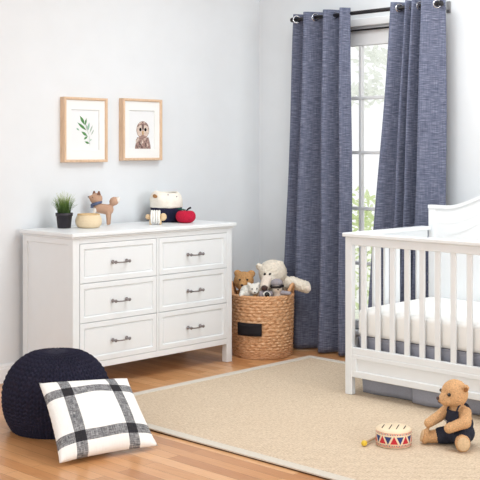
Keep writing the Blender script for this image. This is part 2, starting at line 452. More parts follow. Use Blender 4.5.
for x0, x1 in ((.0475, .602), (.622, W-.0475)):
    for z0, z1 in ((.5905, .805), (.3735, .5865), (.1515, .3695)):
        bm = bmesh.new()
        framed_panel(bm, x0, x1, z0, z1, -.0005, [(.012,.30), (.0, .018), (0,.0015), (.0015,0), (.027,0), (.0305,.008), (.035,.010), (.0385,.0055), (.042,.0055)])
        d = obj('drawer', bm, M['white'], dr)
        h = obj('handle', handle_bm((x0+x1)/2, (z0+z1)/2-.004), M['pewter'], d); h['label'] = 'dark pewter bar pull'

# ------------------------------------------------------------------ things on the dresser
TZ = H+.0008
x, y = on_ray(64.2, 6.17)
pl = thing('potted_grass', 'tuft of green grass in a small black pot on the dresser', 'plant', (x, y, TZ))
bm = bmesh.new(); add_lathe(bm, [(.036,0), (.038,.001), (.0455,.070), (.0495,.070), (.0505,.088), (.047,.088), (.044,.074), (.0,.074)], n=40, cap=False)
b0 = bm.verts.new((0,0,0)); obj('pot', bm, M['black_plastic'], pl)
bm = bmesh.new(); add_lathe(bm, [(.044,.0745), (.03,.080), (.0,.081)], n=24, cap=False); obj('soil', bm, M['soil'], pl)
bm = bmesh.new()
for i in range(330):
    a = random.uniform(0, 2*PI); r = .036*math.sqrt(random.random()); b = a+random.uniform(-.6, .6)
    lean = random.uniform(.0, .035)+r*.55*random.random()
    if random.random() < .07: lean += .035
    hh = random.uniform(.08, .152)*(1.05-.35*r/.036); w = random.uniform(.0012, .0024); pts = []
    for t in (0, .35, .7, 1):
        k = t**1.8; pts.append(Vector((r*math.cos(a)+lean*k*math.cos(b), r*math.sin(a)+lean*k*math.sin(b), .077+hh*t-(lean*.25*k))))
    sd = Vector((-math.sin(b+random.uniform(-1,1)), math.cos(b), 0))*w
    L = [(bm.verts.new(p-sd*(1-.85*i2/3)), bm.verts.new(p+sd*(1-.85*i2/3))) for i2, p in enumerate(pts)]
    for (p, q), (s, t2) in zip(L, L[1:]): bm.faces.new((p, q, t2, s))
o = obj('grass_blades', bm, M['grass'], pl, solid=.0004); o['kind'] = 'stuff'

def woven_body(prof, rows, n, amp, stakes, thick, uvs=(1,1), base=True):
    """lathe of the outline prof (points r, z from the foot up) with strands that pass over and under stakes"""
    bm = bmesh.new(); sub = 6; total = rows*sub
    def at_(t):
        k = t*(len(prof)-1); i = min(int(k), len(prof)-2); f = k-i
        return prof[i][0]+(prof[i+1][0]-prof[i][0])*f, prof[i][1]+(prof[i+1][1]-prof[i][1])*f
    def P(i, j):
        r, z = at_(j/total); row = min(j//sub, rows-1); fr = (j % sub)/sub if j < total else 0
        th = 2*PI*i/n
        over = math.cos(stakes*th/2*2+PI*row)
        r += amp*(math.sin(PI*fr)**.55*(.66+.34*over)) + amp*.10*noise.noise(Vector((math.cos(th)*9, math.sin(th)*9, row*1.7)))
        z += amp*.25*noise.noise(Vector((math.cos(th)*5, math.sin(th)*5, row*.9+5)))
        return (r*math.cos(th), r*math.sin(th), z)
    add_grid(bm, P, n, total+1, uv=lambda i, j: (i/n*uvs[0], j/total*uvs[1]), wrap=True)
    ri, zt = prof[-1]
    # inner wall and floor
    inner = [(ri+amp*.4, zt)] + [(max(.001, r-thick), max(z, thick)) for r, z in prof[::-1]] + [(.001, thick)]
    add_lathe(bm, inner, n=64, cap=False)
    add_lathe(bm, [(.001, 0), prof[0]], n=64, cap=False)
    return bm
x, y = on_ray(88.6, 6.2)
sb = woven_body([(.050,0), (.062,.006), (.071,.018), (.0745,.034), (.073,.050), (.068,.064), (.062,.076)], 11, 220, .0036, 22, .006)
o = tag(obj('woven_bowl', sb, M['palm'], None, loc=(x, y, TZ)), 'low round straw-coloured woven bowl on the dresser', 'basket')
bm = bmesh.new(); add_tube(bm, [(.062*math.cos(2*PI*i/48), .062*math.sin(2*PI*i/48), .077+.0015*math.sin(i*3)) for i in range(48)], .0042, 8, closed=True)
obj('rim', bm, M['palm_rim'], o)

# fox
x, y = on_ray(103, 6.42)
fx = thing('toy_fox', 'brown felt toy fox wearing a blue scarf', 'toy', (x, y, TZ), VIEW_ROT)
body = blob([('c', (-.030,0,.102), (.032,0,.092), .029, .033), ('c', (-.036,0,.112), (-.040,0,.145), .024, .024), ('e', (-.041,0,.157), (.038,.034,.036)), ('c', (-.056,-.006,.162), (-.075,-.010,.167), .023, .012),
    ('c', (.036,.017,.085), (.036,.017,.008), .015, .0085), ('c', (.032,-.018,.085), (.032,-.018,.008), .015, .0085),
    ('c', (.044,0,.108), (.056,0,.128), .012, .014), ('e', (.067,0,.143), (.030,.024,.026), Matrix.Rotation(-.5, 4, 'Y'))], .0035, 4, .0006, 200)
obj('body', body, M['fox'], fx)
for yy in (-.018, .017):
    o = obj('front_leg', blob([('c', (-.046,yy,.095), (-.056,yy,.008), .012, .0085)], .003, 3), M['fox_white'], fx); o['label'] = 'pale front leg'
for yy, xx in ((-.020, -.022), (.020, -.056)):
    bm = bmesh.new(); t = bmesh.new(); bmesh.ops.create_cone(t, segments=16, radius1=.012, radius2=.004, depth=.022, cap_ends=True)
    for v in t.verts: v.co = Vector((xx+v.co.x, yy+v.co.y*.55, .194+v.co.z))
    merge(bm, t); o = obj('ear', bm, M['fox_ear'], fx)
ball('nose', (-.086,-.012,.170), (.0045,.005,.004), M['eye'], fx)
ball('eye', (-.058,-.033,.168), .0028, M['eye'], fx); ball('eye', (-.072,.019,.174), .0028, M['eye'], fx)
bm = bmesh.new(); rot = Matrix.Rotation(-.35, 4, 'Y')
add_tube(bm, [Vector((-.040,0,.129))+(rot @ Vector((.028*math.cos(2*PI*i/28), .028*math.sin(2*PI*i/28), 0))) for i in range(28)], .0095, 10, closed=True)
add_tube(bm, [(-.060,-.016,.128), (-.064,-.022,.115), (-.064,-.024,.104)], [.008,.009,.010], 10, squash=.5)
obj('scarf', bm, M['fox_scarf'], fx)
ball('tail_tip', (.090,0,.152), (.0125,.017,.019), M['fox_white'], fx, label='white tip of the tail')

# fabric bin
x, y = on_ray(166.2, 6.73)
fb = thing('fabric_bin', 'slouchy cream and navy cloth storage bin on the dresser', 'storage bin', (x, y, TZ), VIEW_ROT)
wob = lambda th, z: 1+.012*math.sin(3*th+z*30)+.010*math.sin(5*th+1+z*60)
bm = bmesh.new(); add_lathe(bm, [(.001,0), (.090,0), (.097,.004), (.100,.02), (.0985,.06), (.0985,.102), (.094,.106), (.094,.01), (.001,.008)], n=72, cap=False, fn=wob); obj('lower_body', bm, M['navy_cloth'], fb)
wob2 = lambda th, z: 1+.010*math.sin(2*th+z*40)+.014*math.sin(5*th+z*60+2)+.01*math.sin(9*th)
bm = bmesh.new(); add_lathe(bm, [(.0955,.088), (.1015,.092), (.1045,.100), (.1035,.120), (.1055,.135), (.100,.152), (.0925,.168), (.080,.183), (.070,.189), (.063,.185), (.078,.160), (.086,.140), (.088,.105)], n=72, cap=False, fn=wob2)
for v in bm.verts: v.co.z += (.004*math.sin(2.0*math.atan2(v.co.y, v.co.x)+.6)-.006*v.co.x/.1)*max(0, (v.co.z-.09)/.09)
obj('folded_cuff', bm, M['cream_cloth'], fb)
ball('patch', (-.064,-.076,.160), (.021,.006,.018), M['tan_leather'], fb, Matrix.Rotation(-.75, 4, 'Z') @ Matrix.Rotation(.55, 4, 'X') @ Matrix.Rotation(-.6, 4, 'Y'), 'tan oval patch')
for p in ((.018,-.084,.172), (.070,-.064,.160)): ball('button', p, (.0045,.0045,.0045), M['grey_plush'], fb)

# wooden sheep
x, y = on_ray(155.6, 6.47)
sh = thing('toy_sheep', 'small wooden toy sheep wrapped in white yarn', 'toy', (x, y, TZ), VIEW_ROT)
bm = bmesh.new(); add_ell(bm, (0,0,.046), (.040,.024,.024)); obj('body', bm, M['toy_wood'], sh)
bm = bmesh.new(); add_ell(bm, (.046,-.004,.045), (.021,.017,.024), Matrix.Rotation(.25, 4, 'Y')); obj('head', bm, M['toy_wood'], sh)
bm = bmesh.new(); add_ell(bm, (-.046,0,.046), (.016,.012,.017)); obj('tail', bm, M['toy_wood'], sh)
for lx in (-.030, .030):
    for ly in (-.014, .014):
        bm = bmesh.new(); add_lathe(bm, [(.0065,0), (.0065,.035)], (lx, ly, 0), 14); obj('leg', bm, M['toy_wood'], sh)
bm = bmesh.new()
for lx in (-.022, -.0075, .0075, .022):
    add_tube(bm, [(lx, .033*math.cos(2*PI*i/32), .044+.037*math.sin(2*PI*i/32)) for i in range(32)], .0068, 10, closed=True)
obj('yarn_wrap', bm, M['white_yarn'], sh)

# apple
x, y = on_ray(185.6, 6.62)
ap = thing('plush_apple', 'red knitted apple with a green leaf', 'toy', (x, y, TZ), VIEW_ROT)
bm = bmesh.new()
prof = []
for i in range(33):
    t = -PI/2+PI*i/32; r = .062*math.cos(t)**.75 if 0 < i < 32 else .0; z = .044+.043*math.sin(t)
    if t > .6: z -= .016*((t-.6)/(PI/2-.6))**2.2
    if t < -1.0: z += .006*((-t-1.0)/(PI/2-1.0))**2
    prof.append((max(r, .0005), z))
add_lathe(bm, prof, n=48, cap=False, fn=lambda th, z: 1+.02*math.cos(5*th+.5)); zmin = min(v.co.z for v in bm.verts)
for v in bm.verts: v.co.z -= zmin
obj('body', bm, M['apple'], ap)
bm = bmesh.new(); add_tube(bm, [(.002,0,.066), (.012,-.002,.082), (.024,-.004,.091), (.034,-.005,.094)], [.004,.005,.006,.0055], 8); obj('stem', bm, M['stem_felt'], ap)
bm = bmesh.new(); add_ell(bm, (-.024,-.004,.083), (.029,.014,.005), Matrix.Rotation(.15, 4, 'Y')); obj('leaf', bm, M['leaf_felt'], ap)

# ------------------------------------------------------------------ framed pictures
def picture(label, x0, x1, z0, z1):
    t = thing('framed_picture', label, 'picture', ((x0+x1)/2, WY, z0), 0, 'framed prints above the dresser')
    w, h = (x1-x0)/2, z1-z0; fw = .0165; bm = bmesh.new()
    prof = [(0,0), (0,-.041), (.003,-.044), (fw-.004,-.044), (fw,-.038), (fw,-.010), (fw-.004,-.010), (fw-.004,0)]
    rings = []
    for d, yy in prof: rings.append([bm.verts.new(p) for p in ((-w+d,yy,d), (w-d,yy,d), (w-d,yy,h-d), (-w+d,yy,h-d))])
    for a, b in zip(rings, rings[1:]+rings[:1]):
        for k in range(4): bm.faces.new((a[k], a[(k+1) % 4], b[(k+1) % 4], b[k]))
    obj('frame', bm, M['oak'], t)
    ow, ot, ob = .106, .073, .072
    bm = bmesh.new(); a, b = fw-.003, None; rings = []
    for p, yy in (((-w+a, w-a, a, h-a), -.032), ((-ow, ow, ob, h-ot), -.032), ((-ow+.002, ow-.002, ob+.002, h-ot-.002), -.0240)):
        rings.append([bm.verts.new(q) for q in ((p[0],yy,p[2]), (p[1],yy,p[2]), (p[1],yy,p[3]), (p[0],yy,p[3]))])
    for r0, r1 in zip(rings, rings[1:]):
        for k in range(4): bm.faces.new((r0[k], r0[(k+1) % 4], r1[(k+1) % 4], r1[k]))
    obj('mat_board', bm, M['mat_board'], t)
    return t, w, h
P1, pw, ph = picture('oak-framed print of a green leafy sprig', 3.806, 4.133, 1.246, 1.636)
P2, _, _ = picture('oak-framed print of a brown owl', 4.255, 4.580, 1.254, 1.643)
def disc(bm, c, rx, rz, y, ang=0, n=20, mi=0, leaf=False):
    vs = []
    for i in range(n):
        a = 2*PI*i/n; px, pz = rx*math.cos(a), rz*math.sin(a)
        if leaf: pz *= (1-(abs(px)/rx)**1.6)*1.25+.05
        vs.append(bm.verts.new((c[0]+px*math.cos(ang)-pz*math.sin(ang), y, c[1]+px*math.sin(ang)+pz*math.cos(ang))))
    f = bm.faces.new(vs); f.material_index = mi
def paper(bm, h): add_box(bm, (-.125,-.0235,.05), (.125,-.0195,h-.05))
bm = bmesh.new(); paper(bm, ph); yy = -.0238
def q(px, py): return ((px-85.3)/131, 1.44+(130-py)*6.42/1067-1.246)      # photo column/row on this print
for (a, b, c, d, wd, mi) in ((80.5,115.5,85.5,125,.0075,1), (87,118,85.6,125.5,.005,1), (78.2,122.5,87,130.3,.0065,1), (77,128,80,130.5,.004,2), (89.8,122,88.5,130.5,.005,2),
        (82,131.5,88,136,.0065,1), (93,125,90.3,132.5,.004,3), (88.2,136,84.3,139.5,.005,1), (85.2,141.5,90,143.5,.005,1), (94.5,129,91.5,135,.003,3), (92,139,90.5,140.5,.003,2), (86.5,124,88.5,130.5,.004,3)):
    p0, p1 = Vector(q(a, b)), Vector(q(c, d)); mid = (p0+p1)/2; dv = p1-p0
    disc(bm, mid, dv.length/2*1.05, wd*1.05, yy, math.atan2(dv.y, dv.x), 18, mi, True); yy -= .00012
for seg in (((85.6,125), (89.5,135)), ((89.5,135), (90.3,146))):
    p0, p1 = [Vector(q(*s)) for s in seg]; dv = p1-p0
    disc(bm, (p0+p1)/2, dv.length/2, .0012, yy, math.atan2(dv.y, dv.x), 12, 3)
o = obj('print', bm, [M['paper'], M['leaf_dark'], M['leaf_pale'], M['leaf_grey']], P1)
bm = bmesh.new(); paper(bm, ph); S = .0077                                 # owl: head over shoulders, about one photo pixel = .0077 m
oc, oz = .012, .073
vs = [(-8.6,0), (8.6,0), (8.3,2.5), (7.4,6), (6.2,9.5), (-6.2,9.5), (-7.2,6), (-8.1,2.5)]
bm.faces.new([bm.verts.new((oc+a*S, -.0240, oz+b*S)) for a, b in vs]).material_index = 1
for i in range(34):
    a, b = random.uniform(-7.2, 7.2), random.uniform(.6, 8.4)
    disc(bm, (oc+a*S, oz+b*S), .0042, .0095, -.0242-.00001*i, random.uniform(-.3,.3), 10, random.choice((2,2,3)))
disc(bm, (oc, oz+15.6*S), 6.9*S, 7.2*S, -.0246, 0, 28, 1)
for i in range(22):
    a = random.uniform(.1, PI-.1); disc(bm, (oc+6.0*S*math.cos(a), oz+15.6*S+6.3*S*math.sin(a)), .004, .006, -.0247-.00001*i, a, 8, random.choice((2,3)))
for s in (-1, 1):
    disc(bm, (oc+s*2.9*S, oz+15.0*S), 3.3*S, 4.6*S, -.0250, s*.15, 22, 3)
    disc(bm, (oc+s*2.7*S, oz+15.9*S), 1.3*S, 1.4*S, -.0252, 0, 18, 4)
disc(bm, (oc, oz+13.2*S), .75*S, 1.9*S, -.0254, 0, 14, 5)
disc(bm, (oc, oz+18.0*S), 1.0*S, 2.6*S, -.0254, 0, 14, 2)
obj('print', bm, [M['paper'], M['owl_brown'], M['owl_dark'], M['owl_pale'], M['eye'], M['owl_beak']], P2)

# ------------------------------------------------------------------ curtains, rod and head bar
RX, RZ = 5.385, 2.192
rod = thing('curtain_rod', 'black curtain rod across the top of the window', 'curtain rod', (RX, 4.14, RZ))
bm = bmesh.new(); add_tube(bm, [(RX, 3.57, RZ), (RX, 4.722, RZ)], .0125, 18); obj('pole', bm, M['black_metal'], rod, True)
for yy, s in ((3.57,-1), (4.722,1)):
    bm = bmesh.new(); add_tube(bm, [(RX, yy, RZ), (RX, yy+s*.010, RZ), (RX, yy+s*.02, RZ)], [.0155,.017,.0145], 18); obj('finial', bm, M['black_metal'], rod, True)
for yy in (3.60, 4.70):
    bm = bmesh.new(); add_box(bm, (WX-.012, yy-.014, RZ-.04), (WX, yy+.014, RZ+.03), .002); add_box(bm, (RX-.005, yy-.006, RZ-.022), (WX-.006, yy+.006, RZ-.010), .002)
    obj('bracket', bm, M['steel'], rod, True)
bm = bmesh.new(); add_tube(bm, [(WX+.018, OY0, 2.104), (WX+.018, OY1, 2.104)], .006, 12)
tag(obj('dark_head_bar', bm, M['black_metal'], None, True, (WX+.018, 4.16, 2.104)), 'thin dark bar inside the window head', 'curtain rod')  # plain dark tube across the top of the opening

def curtain(label, Y0, width, folds, flare_l, flare_r, seed):
    top, bot = RZ+.036, .012; nu, nv = 220, 70
    def fold(t):
        for (a, xa), (b, xb) in zip(folds, folds[1:]):
            if t <= b+1e-9:
                f = (t-a)/(b-a); f = (1-math.cos(PI*f))/2; return xa+(xb-xa)*f
        return folds[-1][1]
    def P(i, j):
        t = i/(nu-1); z = bot+(top-bot)*j/(nv-1); dn = 1-(z-bot)/(top-bot)
        y0 = Y0+flare_l*dn; w = width+(flare_l+flare_r)*dn
        tt = min(1, max(0, t+.012*dn*math.sin(7*t+seed)*math.sin(PI*t)*2))
        x = RX+fold(tt)*(1.08+.10*dn)+.010*dn*math.sin(t*11+seed+dn*2.2)-.012*dn
        return (x, y0-t*w+.004*math.sin(dn*9+t*6+seed), z)
    g = [0.0]
    for i in range(1, nu): g.append(g[-1]+(Vector(P(i, nv-1))-Vector(P(i-1, nv-1))).length)
    root = thing('curtain', label, 'curtain', (RX, Y0-width/2, 0), 0, 'blue curtains at the window')
    bm = bmesh.new(); add_grid(bm, P, nu, nv, uv=lambda i, j: (g[i], (top-bot)*j/(nv-1)))
    obj('panel', bm, M['curtain'], root, True, solid=.004)
    prev = None
    for i in range(nu*4):
        t = i/(nu*4-1); v = fold(t)
        if prev is not None and (prev < 0) != (v < 0):
            yy = Y0-t*width; dt = .004; dx = (fold(min(1, t+dt))-fold(max(0, t-dt)))/(2*dt*width)
            nrm = Vector((1, dx, 0)).normalized(); sd = Vector((-nrm.y, nrm.x, 0)); bm = bmesh.new()
            # ring in the plane of the cloth
            pts = [Vector((RX, yy, RZ))+sd*.0225*math.cos(2*PI*k/28)+Vector((0,0,1))*.0225*math.sin(2*PI*k/28) for k in range(28)]
            add_tube(bm, pts, .0052, 10, closed=True); gr = obj('grommet', bm, M['chrome'], root, True); gr['label'] = 'round chrome grommet'
        prev = v
    return root
curtain('blue slub curtain hanging nearest the room corner, behind the wicker basket', 4.712, .481, [(0,-.01), (.12,.045), (.28,-.052), (.46,.050), (.62,-.056), (.78,.05), (.91,-.056), (1,-.008)], .10, .02, 1.0)
curtain('blue slub curtain hanging behind the crib', 3.895, .350, [(0,-.035), (.22,.05), (.32,-.045), (.40,.045), (.47,-.052), (.58,.05), (.70,-.058), (1,.03)], .19, .0, 2.4)

# ------------------------------------------------------------------ rug
R0, R1, RY0, RY1, RT = 3.305, 5.19, 1.95, 4.415, .011
bwid = .055
bm = bmesh.new(); add_box(bm, (R0+.006, RY0+.006, .0052), (R1-.006, RY1-.006, RT-.001)); 
rug = tag(obj('rug', bm, M['rug'], None, True, ((R0+R1)/2, (RY0+RY1)/2, 0)), 'large beige woven sisal rug on the oak floor', 'rug')
bm = bmesh.new()
for a, b in (((R0, RY0), (R0+bwid, RY1)), ((R1-bwid, RY0), (R1, RY1)), ((R0+bwid, RY0), (R1-bwid, RY0+bwid)), ((R0+bwid, RY1-bwid), (R1-bwid, RY1))):
    add_box(bm, (a[0], a[1], .0055), (b[0], b[1], RT+.0015), .0014)
o = obj('border', bm, M['rug_border'], rug, True); o['label'] = 'ivory cloth border'
bm = bmesh.new(); add_box(bm, (R0+.003, RY0+.003, .0003), (R1-.003, RY1-.003, .0054)); obj('backing', bm, M['rug_back'], rug, True)

# ------------------------------------------------------------------ crib
X0, X1, Yf, Ye = 4.507, 5.275, 3.586, 2.216
G0 = RT+.0005
cr = thing('crib', 'white slatted crib with a raised curved headboard', 'crib', ((X0+X1)/2, (Yf+Ye)/2, 0))
def cpart(name, boxes, bev=.003): return obj(name, bx(boxes, bev), M['white'], cr, True)
pw_, pd_ = .045, .034
for y0, y1 in ((Yf-pw_, Yf), (Ye, Ye+pw_)):
    cpart('post', [((X0, y0, G0), (X0+pd_, y1, .854))])
    yi = .030*(1 if y0 < 3 else -1)
    cpart('post', [((X1-.028, y0+yi, G0), (X1, y1+yi, .985))])
cpart('front_rail', [((X0-.012, Ye-.012, .855), (X0+.052, Yf+.012, .876)), ((X0+.001, Ye+pw_-.002, .811), (X0+pd_-.004, Yf-pw_+.002, .856))], .0035)
# lower front rail with a sunk panel
bm = bmesh.new(); yl, yr = Ye+pw_-.002, Yf-pw_+.002
add_box(bm, (X0+.004, yl, .228), (X0+.030, yr, .266), .003); add_box(bm, (X0+.002, yl, .206), (X0+.032, yr, .229), .002)
add_box(bm, (X0+.002, yl, .107), (X0+.032, yr, .142), .003); add_box(bm, (X0+.010, yl, .141), (X0+.026, yr, .207))
add_box(bm, (X0+.002, yr-.03, .14), (X0+.032, yr, .208), .002)
obj('lower_rail', bm, M['white'], cr, True)
yy = 3.486
while yy-.03 > Ye+pw_:
    cpart('slat', [((X0+.008, yy-.031, .262), (X0+.024, yy, .814))], .003); yy -= .0925
for y0, y1, sgn in ((Yf-pw_, Yf, 1), (Ye, Ye+pw_, -1)):
    ym = (y0+y1)/2
    cpart('side_rail', [((X0+.040, ym-.034, .855), (X1-.038, ym+.034, .876)), ((X0+pd_-.002, ym-.013, .811), (X1-.038, ym+.013, .856))], .0035)
    cpart('lower_side_rail', [((X0+pd_-.002, ym-.013, .115), (X1-.038, ym+.013, .266))])
    for k in range(6):
        xs = 4.62+.1035*k; cpart('side_slat', [((xs, ym-.008, .262), (xs+.038, ym+.008, .814))])
# headboard: curved top
def top_z(y):
    c = (Yf+Ye)/2; d = abs(y-c); half = (Yf-Ye)/2
    e = max(0, min(1, (half-.15-d)/.42)); e = e*e*(3-2*e)
    return 1.0+.115*e
N = 60; HY0, HY1 = Ye+.03, Yf-.03; ys = [HY0+(HY1-HY0)*i/N for i in range(N+1)]
bm = bmesh.new(); add_prism(bm, [(y_, top_z(y_)-.018) for y_ in ys]+[(HY1, .12), (HY0, .12)], X1-.022, X1-.006, 'X')
add_prism(bm, [(y_, top_z(y_)-.018) for y_ in ys]+[(y_, top_z(y_)-.105) for y_ in ys[::-1]], X1-.0236, X1-.004, 'X')
hb = obj('headboard', bm, M['white'], cr, True)
bm = bmesh.new(); add_prism(bm, [(y_, top_z(y_)) for y_ in ys]+[(y_, top_z(y_)-.02) for y_ in ys[::-1]], X1-.031, X1+.002, 'X')
obj('headboard_cap', bm, M['white'], cr, True)
bm = bmesh.new(); a = [(y_, top_z(y_)-.175+.05*(1-abs(y_-(Yf+Ye)/2)/.7)) for y_ in ys[6:-6]]
add_prism(bm, a+[(y_, z_-.010) for y_, z_ in a[::-1]], X1-.0245, X1-.020, 'X'); obj('headboard_moulding', bm, M['white'], cr, True)
# mattress support
bm = bmesh.new()
add_box(bm, (X0+.075, Ye+.06, .300), (X0+.095, Yf-.06, .322), .002); add_box(bm, (X1-.08, Ye+.06, .300), (X1-.06, Yf-.06, .322), .002)
for i in range(9): yk = Ye+.07+i*(Yf-Ye-.14)/8; add_box(bm, (X0+.075, yk-.012, .304), (X1-.06, yk+.012, .320), .002)
for yk, s in ((Yf-pw_-.006, -1), (Ye+pw_+.006, 1)):
    add_box(bm, (X0+.036, yk-.004, .24), (X0+.060, yk+.004, .316), .001); add_box(bm, (X1-.078, yk-.004, .24), (X1-.052, yk+.004, .316), .001)
    add_box(bm, (X0+.075, yk-.004 if s > 0 else yk-.03, .300), (X0+.095, yk+.03 if s > 0 else yk+.004, .312), .001)
o = obj('mattress_support', bm, M['steel'], cr, True); o['label'] = 'grey steel spring frame and brackets'
for z in (.55, .60, .42):
    bm = bmesh.new(); add_tube(bm, [(X1-.055, Yf-pw_-.0, z), (X1-.055, Yf-pw_-.006, z)], .004, 10); obj('bolt', bm, M['steel'], cr, True)

bm = bmesh.new(); add_box(bm, (X0+.036, Ye+.052, .3235), (X1-.036, Yf-.051, .470), .028, 5)
for f in bm.faces: f.smooth = True
tag(obj('crib_mattress', bm, M['sheet'], None, True, ((X0+X1)/2, (Yf+Ye)/2, .323)), 'crib mattress under a smooth white fitted sheet', 'mattress')

def skirt_panel(bm, y0, y1, ph, tuck):
    nu, nv = 90, 12
    def P(i, j):
        t = i/(nu-1); z = RT+.004+(.322-RT-.004)*j/(nv-1); dn = 1-j/(nv-1)
        y = y0+(y1-y0)*t
        return (4.556+.030*dn+.014*dn*math.sin(9*y+ph)+.006*dn*math.sin(23*y+ph)+tuck*dn*t, y, z)
    add_grid(bm, P, nu, nv)
bm = bmesh.new(); skirt_panel(bm, 3.530, 3.17, .5, .05); skirt_panel(bm, 3.20, 2.30, 2.0, 0.0)
skirt = tag(obj('crib_skirt', bm, M['skirt'], None, True, (4.592, 2.9, RT), solid=.003), 'slate grey cloth skirt hanging below the crib mattress', 'crib skirt')
bm = bmesh.new(); add_box(bm, (4.553, 2.30, .314), (4.575, 3.520, .3225), .002); obj('top_band', bm, M['skirt'], skirt, True)

# ------------------------------------------------------------------ pouf
x, y = on_ray(56.5, 5.07)
bm = bmesh.new(); PR, PH = .250, .372; n, rows = 504, 210; cols = 44
def pouf_pt(i, j):
    t = -PI/2+PI*(j+.5)/rows; s, c = math.sin(t), math.cos(t)
    e = .62 if s > 0 else .5
    mz = PH*.43; r = PR*abs(c)**.80 if s > 0 else PR*(.80+.20*(1-abs(s)**2.4))*min(1, abs(c)/.2)**.6; z = mz+((PH-mz)*s if s > 0 else mz*s/.98)
    if s > .9: z -= .006*((s-.9)/.1)
    th = 2*PI*i/n; u = (th*cols/(2*PI)) % 1.0*2-1
    arc = (t+PI/2)/PI*27
    ph = (arc+abs(u)*.55) % 1.0
    fade = min(1, max(0, (abs(c)-.10)/.25))
    h = (1-abs(abs(u)-.45)/.55)*.6+.55*math.sin(PI*ph)
    d = (.0125*(h-.55))*fade
    nx, nz = c, s
    r += d*nx+.0; z += d*nz
    return (r*math.cos(th), r*math.sin(th), max(0.0, z))
add_grid(bm, pouf_pt, n, rows, wrap=True)
tag(obj('pouf', bm, M['pouf'], None, loc=(x, y, 0)), 'round navy knitted pouf on the floor', 'pouf')

# ------------------------------------------------------------------ plaid cushion
BL = Vector((2.662, 3.628, .013)); BR = Vector((3.122, 3.532, .013)); TL = Vector((2.792, 3.958, .276)); TR = Vector((3.240, 3.885, .2406))
def cush(side):
    nr = (BR-BL).cross(TL-BL).normalized()
    def P(i, j):
        u, v = i/48*2-1, j/48*2-1
        pu = u*(1-.05*(1-abs(v)**2)*abs(u)**3); pv = v*(1-.05*(1-abs(u)**2)*abs(v)**3)
        f = max(0, (1-abs(u)**2.4)*(1-abs(v)**2.4))
        th = .066*f**.52+.0015
        th += .004*math.sin(5*u+1.3*v+1)*f+.003*math.sin(4*v-7*u)*f
        a, c = (pu+1)/2, (pv+1)/2
        return BL.lerp(BR, a).lerp(TL.lerp(TR, a), c)+nr*(th*(1 if side > 0 else -.45))+Vector((0,0,.004))
    return P
bm = bmesh.new()
add_grid(bm, cush(1), 49, 49, uv=lambda i, j: (i/48, j/48)); add_grid(bm, cush(-1), 49, 49, uv=lambda i, j: (i/48, j/48))
bmesh.ops.remove_doubles(bm, verts=bm.verts, dist=.0032)
tag(obj('cushion', bm, M['plaid'], None, True, (2.94, 3.63, 0)), 'white cushion with black windowpane plaid leaning on the pouf', 'cushion')

# ------------------------------------------------------------------ drum and stick
x, y = on_ray(393.6, 4.745)
dm = thing('toy_drum', 'small wooden drum with red and blue triangles on the rug', 'toy drum', (x, y, RT), VIEW_ROT)
DR, DH = .0785, .074
bm = bmesh.new()
add_lathe(bm, [(.001,0), (DR-.004,0), (DR,.003), (DR,DH-.003), (DR-.003,DH), (.001,DH-.001)], n=96, cap=False)
def cyl(a, z, r=DR+.0006): return (r*math.cos(a), r*math.sin(a), z)
def wedge(a0, z0, a1, z1, a2, z2, mi):
    def L(p, q_, t): return p+(q_-p)*t
    k = 6
    for i in range(k):
        t0, t1 = i/k, (i+1)/k
        A = [(L(a0, a1, t0), L(z0, z1, t0)), (L(a0, a1, t1), L(z0, z1, t1))]
        f = bm.faces.new([bm.verts.new(cyl(*p)) for p in (A[0], A[1], (a2, z2))]); f.material_index = mi
def bandq(a0, a1, z0, z1, mi, r=DR+.0006):
    f = bm.faces.new([bm.verts.new(cyl(a, z, r)) for a, z in ((a0,z0), (a1,z0), (a1,z1), (a0,z1))]); f.material_index = mi
NT = 18; st = 2*PI/NT
for i in range(NT):
    a = i*st+.06
    if i % 2: wedge(a-st*.62, .020, a+st*.62, .020, a, .054, 1)
    else: wedge(a-st*.60, .051, a+st*.60, .051, a, .018, 2)
for i in range(66):
    a = 2*PI*i/66
    bandq(a, a+.048, .058, .0625, 1 if i % 2 else 2); bandq(a+.03, a+.078, .0105, .0150, 2 if i % 2 else 1)
for i in range(96):
    a = 2*PI*i/96; bandq(a, a+2*PI/96, .0645, .0662, 1, DR+.0005); bandq(a, a+2*PI/96, .0065, .0082, 1, DR+.0005)
obj('shell', bm, [M['drum_cream'], M['red_paint'], M['blue_paint']], dm)
bm = bmesh.new(); add_lathe(bm, [(.001,DH-.004), (DR-.004,DH-.004), (DR-.003,DH), (DR-.006,DH+.003), (.001,DH+.0034)], n=72, cap=False)
for k, (cx, cy) in enumerate(((-.045,.012), (-.014,.0), (.018,-.0), (.048,-.008))):
    dx, dy = .30, .95; L_ = .042 if k in (1,2) else .032; w_ = .0022
    nx, ny = dy*w_, -dx*w_
    f = bm.faces.new([bm.verts.new((cx+s*dx*L_+t*nx, cy+s*dy*L_+t*ny, DH+.0038)) for s, t in ((-1,-1), (1,-1), (1,1), (-1,1))]); f.material_index = 1
obj('drum_head', bm, [M['drum_cream'], M['slot']], dm)
x, y = on_ray(364.2, 4.715)
ds = thing('drumstick', 'wooden drumstick with a yellow ball tip beside the drum', 'drumstick', (x, y, RT), VIEW_ROT)
bm = bmesh.new(); add_ell(bm, (0,0,.0135), .0135); o = obj('tip', bm, M['yellow'], ds); o['label'] = 'yellow ball tip'
bm = bmesh.new(); d = Vector((.062,.10,0)).normalized(); p0 = Vector((0,0,.0135)); add_tube(bm, [p0+d*.008, p0+d*.12-Vector((0,0,.003)), p0+d*.25-Vector((0,0,.0075))], .0055, 12)
obj('shaft', bm, M['stick_wood'], ds)

